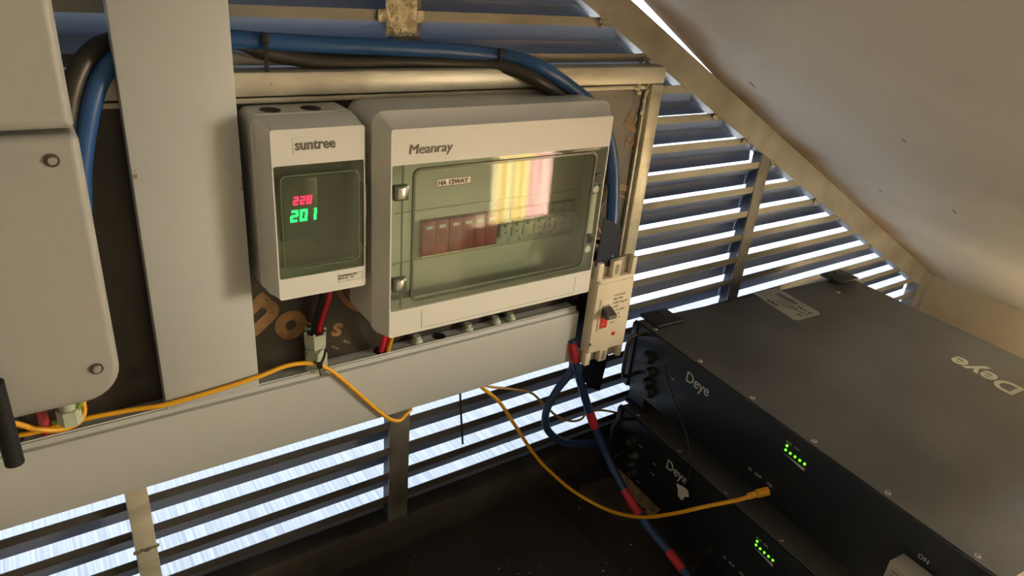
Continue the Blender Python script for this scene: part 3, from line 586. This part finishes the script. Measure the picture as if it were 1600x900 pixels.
# ================================================================== batteries
ang = math.radians(-94.5); E0 = Vector((.779, -.333, 0))
def battery(zt, label, upper):
    t = bpy.data.objects.new('rack_battery', None); COL.objects.link(t); t.location = (E0.x, E0.y, H+zt-.125); t.rotation_euler = (0, 0, ang)
    tag(t, label, 'battery', 'black rack batteries'); Z = .125          # local: x along the front (towards the camera), y into the case, z up from the base
    S0, S1, D = -.283, .318, .543
    case = obj('case', B().box(S0, S1, .002, D, 0, Z-.0018, .0012), M['batt'], t, True)
    obj('top_cover', B().box(S0, S1, .0005, D, Z-.0022, Z, .0008), M['batt'], t, True)
    fp = obj('front_panel', B().box(S0-.005, S1+.005, -.003, .0018, .0005, Z-.0015, .0008), M['battf'], t, True)
    for i, (x, y) in enumerate([(-.248+.1063*k, .008) for k in range(6)]+[(-.233, .454), (.27, .454)]):
        sc = obj('screw', B().cyl((x, y, Z), 'z', .0038, .0012, 16, .0034), M['steel'], t, True)
        obj('screw_recess', B().cyl((x, y, Z+.0012), 'z', .0016, .0002, 6), M['darksteel'], sc, True)
    for x0, x1, y0, y1 in ((-.294, -.247, .012, .068), (-.302, -.258, .486, .548)):
        pd = obj('stacking_foot', B().box(x0, x1, y0, y1, Z, Z+.006, .001), M['battd'], t, True)
        obj('stud', B().cyl(((x0+x1)/2-.012, (y0+y1)/2, Z+.006), 'z', .0026, .003, 10), M['steel'] if False else M['battd'], pd, True)
        if not upper: obj('stacking_bracket', B().box(x0+.004, x1-.004, y0+.004, y1-.004, Z+.005, Z+.0458), M['battd'], t, True)
    for x in (S0+.0005, S1-.0005):
        xi = x+.022 if x < 0 else x-.022
        obj('handle', B().tube([(xi, -.002, .036), (xi, -.024, .034), (xi, -.033, .040), (xi, -.035, .074), (xi, -.033, .106), (xi, -.024, .112), (xi, -.002, .111)], .0033, 12, 8), M['handle'], t, True)
        obj('ear', B().box(x-.006, x+.006, -.0055, -.0028, .0, Z-.004, .0008), M['battd'], t, True)
    text('logo', 'Deye', M['whiteink'], t, (-.153, -.0032, Z-.0385), .0250, rot=FACE, bold=.0002, local=True, sx=.95)
    # connectors
    for x, z, q in ((-.238, -.046, .0085), (-.2270, -.068, .0060), (-.2300, -.090, .0060), (-.222, -.104, .0075)):
        cn = obj('connector', B().cyl((x, -.003, Z+z), 'y', q+.0035, -.010, 18, q), M['battd'], t, True)
        obj('connector_ring', B().loft([[(x+R*math.cos(2*math.pi*k/20), yy, Z+z+R*math.sin(2*math.pi*k/20)) for k in range(20)] for R, yy in ((q*.55, -.0131), (q*.55, -.0136), (q*.38, -.0136), (q*.38, -.0131))], False, False), M['greyink'], cn, True)
    for x, z in ((-.178, -.052), (-.177, -.073), (-.2070, -.113)): obj('panel_mark', B().box(x-.004, x+.004, -.0034, -.003, Z+z-.0006, Z+z+.0006), M['whiteink'], t, True)
    text('panel_text', 'P+', M['greyink'], t, (-.222, -.0033, Z-.046), .008, rot=FACE, local=True)
    for x, q in ((-.003, 'IN'), (.009, 'OUT'), (.031, 'PCS')): text('panel_text', q, M['whiteink'], t, (x, -.0033, Z-.0985), .0055, rot=FACE, local=True)
    obj('port', B().box(.022, .037, -.0036, -.003, Z-.120, Z-.108), M['black'], t, True)
    text('panel_text', 'RUN', M['whiteink'], t, (.0405, -.0033, Z-.0195), .0045, rot=FACE, local=True); text('panel_text', 'ALM', M['whiteink'], t, (.0535, -.0033, Z-.0195), .0045, rot=FACE, local=True)
    for i in range(5): obj('led', B().cyl((.0435+.0078*i, -.003, Z-.0305), 'y', .0018, -.001, 12), M['led'], t, True)
    obj('led', B().cyl((.0435, -.003, Z-.0235), 'y', .0018, -.001, 12), M['led'], t, True)
    obj('charge_bar', B().prism([(.0425, Z-.0368), (.0770, Z-.0368), (.0770, Z-.0410)], 'y', -.0034, -.0030), M['whiteink'], t, True)
    text('panel_text', 'ON', M['whiteink'], t, (.236, -.0033, Z-.0405), .0085, rot=FACE, local=True)
    sw = obj('switch_cover', B().box(.222, .262, -.030, -.003, Z-.105, Z-.048, .0015), M['silverlab'], t, True)
    obj('cover_sticker', B().box(.226, .258, -.0304, -.0300, Z-.095, Z-.052), M['creamdark'], sw, True)
    for q in range(4): obj('sticker_line', B().box(.229, .255, -.0307, -.0304, Z-.058-q*.006, Z-.0572-q*.006), M['ink'], sw, True)
    return t
b1 = battery(-.54, 'upper black rack battery with silver sticker and large logo on its top', True)
b2 = battery(-.711, 'lower black rack battery stacked beneath the other on wooden blocks', False)
Z = .125
lab = obj('rating_label', B().loft([[(x, y, Z+h_) for x, y in [(-.2915, .282), (-.185, .268), (-.179, .275), (-.181, .333), (-.186, .340), (-.292, .348)]] for h_ in (.0001, .0006)]), M['silverlab'], b1, True)
for i in range(4): obj('label_line', B().box(-.262+i*.004, -.225+i*.003, .322-i*.009, .326-i*.009, Z+.0006, Z+.0009), M['greyink'], b1, True)
obj('barcode', B().box(-.272, -.228, .322, .334, Z+.0006, Z+.0009), M['greyink'], b1, True)
text('label_text', 'Deye', M['ink'], b1, (-.234, .288, Z+.0008), .012, rot=(0, 0, 180), local=True, bold=.0002)
for i in range(3): text('label_text', ['CE  UN38.3', '51.2V 100Ah', 'IP20'][i], M['ink'], b1, (-.186, .322-i*.013, Z+.0008), .007, rot=(0, 0, 180), local=True)
text('logo', 'Deye', M['logoink'], b1, (.122, .436, Z+.0003), .055, rot=(0, 0, 180), local=True, bold=.0012, sx=.93)
# plug of the yellow cable (in the battery frame, parented to the cable)
R2 = Matrix.Rotation(ang, 4, 'Z')
def wpt(s_, w_, z_): v = R2 @ Vector((s_, w_, 0)); return (E0.x+v.x, E0.y+v.y, z_)
obj('plug', B().tube([(.7510, -.3545, -.6590), (.7600, -.3615, -.6525)], .0045, 10).tube([(.7600, -.3615, -.6525), (.7745, -.3685, -.6480)], .0062, 8), M['yellow'], yt)
pts = [wpt(-.190, -.012, -.572), wpt(-.178, -.018, -.585), wpt(-.138, -.022, -.620), wpt(-.107, -.024, -.647), wpt(-.090, -.022, -.685), wpt(-.090, -.018, -.723), wpt(-.098, -.014, -.742)]
ck = thing('tagged_cable', 'thin black cable arcing over the lower battery front with a pale tag', 'cable', pts[5])
obj('cord', B().tube(pts, .0018, 10, 8), M['battd'], ck)
s = B().loft([[wpt(a, -.016+h_, z) for a, z in ((-.112, -.748), (-.100, -.744), (-.088, -.742), (-.083, -.752), (-.090, -.757), (-.094, -.768), (-.104, -.766), (-.106, -.756))] for h_ in (0, .0015)]); obj('tag', s, M['paper'], ck)
single('floor_cable', B().tube([wpt(-.02, -.012, -.80), wpt(-.03, -.02, -.84), wpt(-.03, -.028, -.872), wpt(-.01, -.035, -.884), wpt(.03, -.03, -.884)], .0035), M['black'], 'thin black cable lying on the floor beside the lower battery', 'cable')
# what the batteries stand on
for (s0, s1) in ((-.27, -.19), (.22, .30)):
    L = lambda z: [wpt(a, c, z) for a, c in ((s0, .004), (s1, .004), (s1, .50), (s0, .50))]
    single('wood_block', B().loft([L(-.890), L(-.8365)]), M['wood'], 'pale wooden bearer under the lower battery ' + ('beside the grille' if s0 < 0 else 'at its end near the camera'), 'wood block')
single('wood_block', B().loft([[(.800, -.100, z), (.826, -.098, z), (.842, -.150, z), (.812, -.158, z)] for z in (-.890, -.878)]), M['wood'], 'small pale wood offcut on the floor at the battery corner', 'wood block')
single('wood_plank', B().loft([[(.735, -.045, z), (.800, -.055, z), (.800, -.150, z), (.755, -.140, z)] for z in (-.890, -.872)]), M['dwood'], 'dark brown wood piece lying flat on the floor beside the grille rail', 'wood plank')
s = B(); rnd = random.Random(3)
for i in range(60):
    x, y, q = rnd.uniform(.3, .74), rnd.uniform(-.35, -.03), rnd.uniform(.0006, .0016); s.box(x, x+q*2, y, y+q, -.890, -.890+q)
single('floor_grit', s, M['debris'], 'pale grit scattered over the dark floor tiles', 'grit', kind='stuff')
# striped cloth hanging in the room behind, seen mirrored in the smoked door
s = B(); n = 40; fr = []; bk = []
t = bmesh.new()
for j in range(2):
    row = []
    for i in range(n+1): row.append((-.10+.20*i/n, .006*math.sin(i*1.1), 0))
    fr.append(row)
top, bot = .55, .03
V1 = [[t.verts.new((x, y+dy, z)) for x, y, _ in fr[0]] for dy in (0, .002) for z in (bot, top)]
for i in range(n):
    t.faces.new((V1[0][i], V1[0][i+1], V1[1][i+1], V1[1][i])); t.faces.new((V1[2][i], V1[2][i+1], V1[3][i+1], V1[3][i]))
    t.faces.new((V1[0][i], V1[0][i+1], V1[2][i+1], V1[2][i])); t.faces.new((V1[1][i], V1[1][i+1], V1[3][i+1], V1[3][i]))
bmesh.ops.recalc_face_normals(t, faces=t.faces); s.add(t); finish(s.bm)
me = bpy.data.meshes.new('cloth'); s.bm.to_mesh(me); s.bm.free(); me.materials.append(M['cloth'])
ct = thing('hanging_cloth', 'striped yellow and pink cloth reflected in the smoked door of the large box', 'cloth', (1.35, -1.285, -.89), rotz=math.radians(30))
o = bpy.data.objects.new('fabric', me); COL.objects.link(o); o.parent = ct
for x in (-.11, .11): obj('stand_leg', B().cyl((x, .001, 0), 'z', .006, .57, 12), M['darksteel'], ct, True)
obj('stand_bar', B().cyl((-.11, .001, .56), 'x', .005, .22, 12), M['darksteel'], ct, True)

sx_ = thing('shade_blocker', 'brown box added out of view to shade the lower grille, dark shape beside the cloth reflection', 'box', (1.45, -.91, -.89))  # unseen box, added to block window light from the lower grille
obj('blocker_body', B().box(1.32, 1.58, -1.10, -.73, -.8895, -.383, .002), M['blocker'], sx_)
obj('flap', B().box(1.322, 1.449, -1.098, -.732, -.3828, -.3795), M['blocker'], sx_); obj('flap', B().box(1.451, 1.578, -1.098, -.732, -.3828, -.3795), M['blocker'], sx_)
obj('tape', B().box(1.425, 1.475, -1.10, -.73, -.3794, -.3790), M['wood'], sx_)
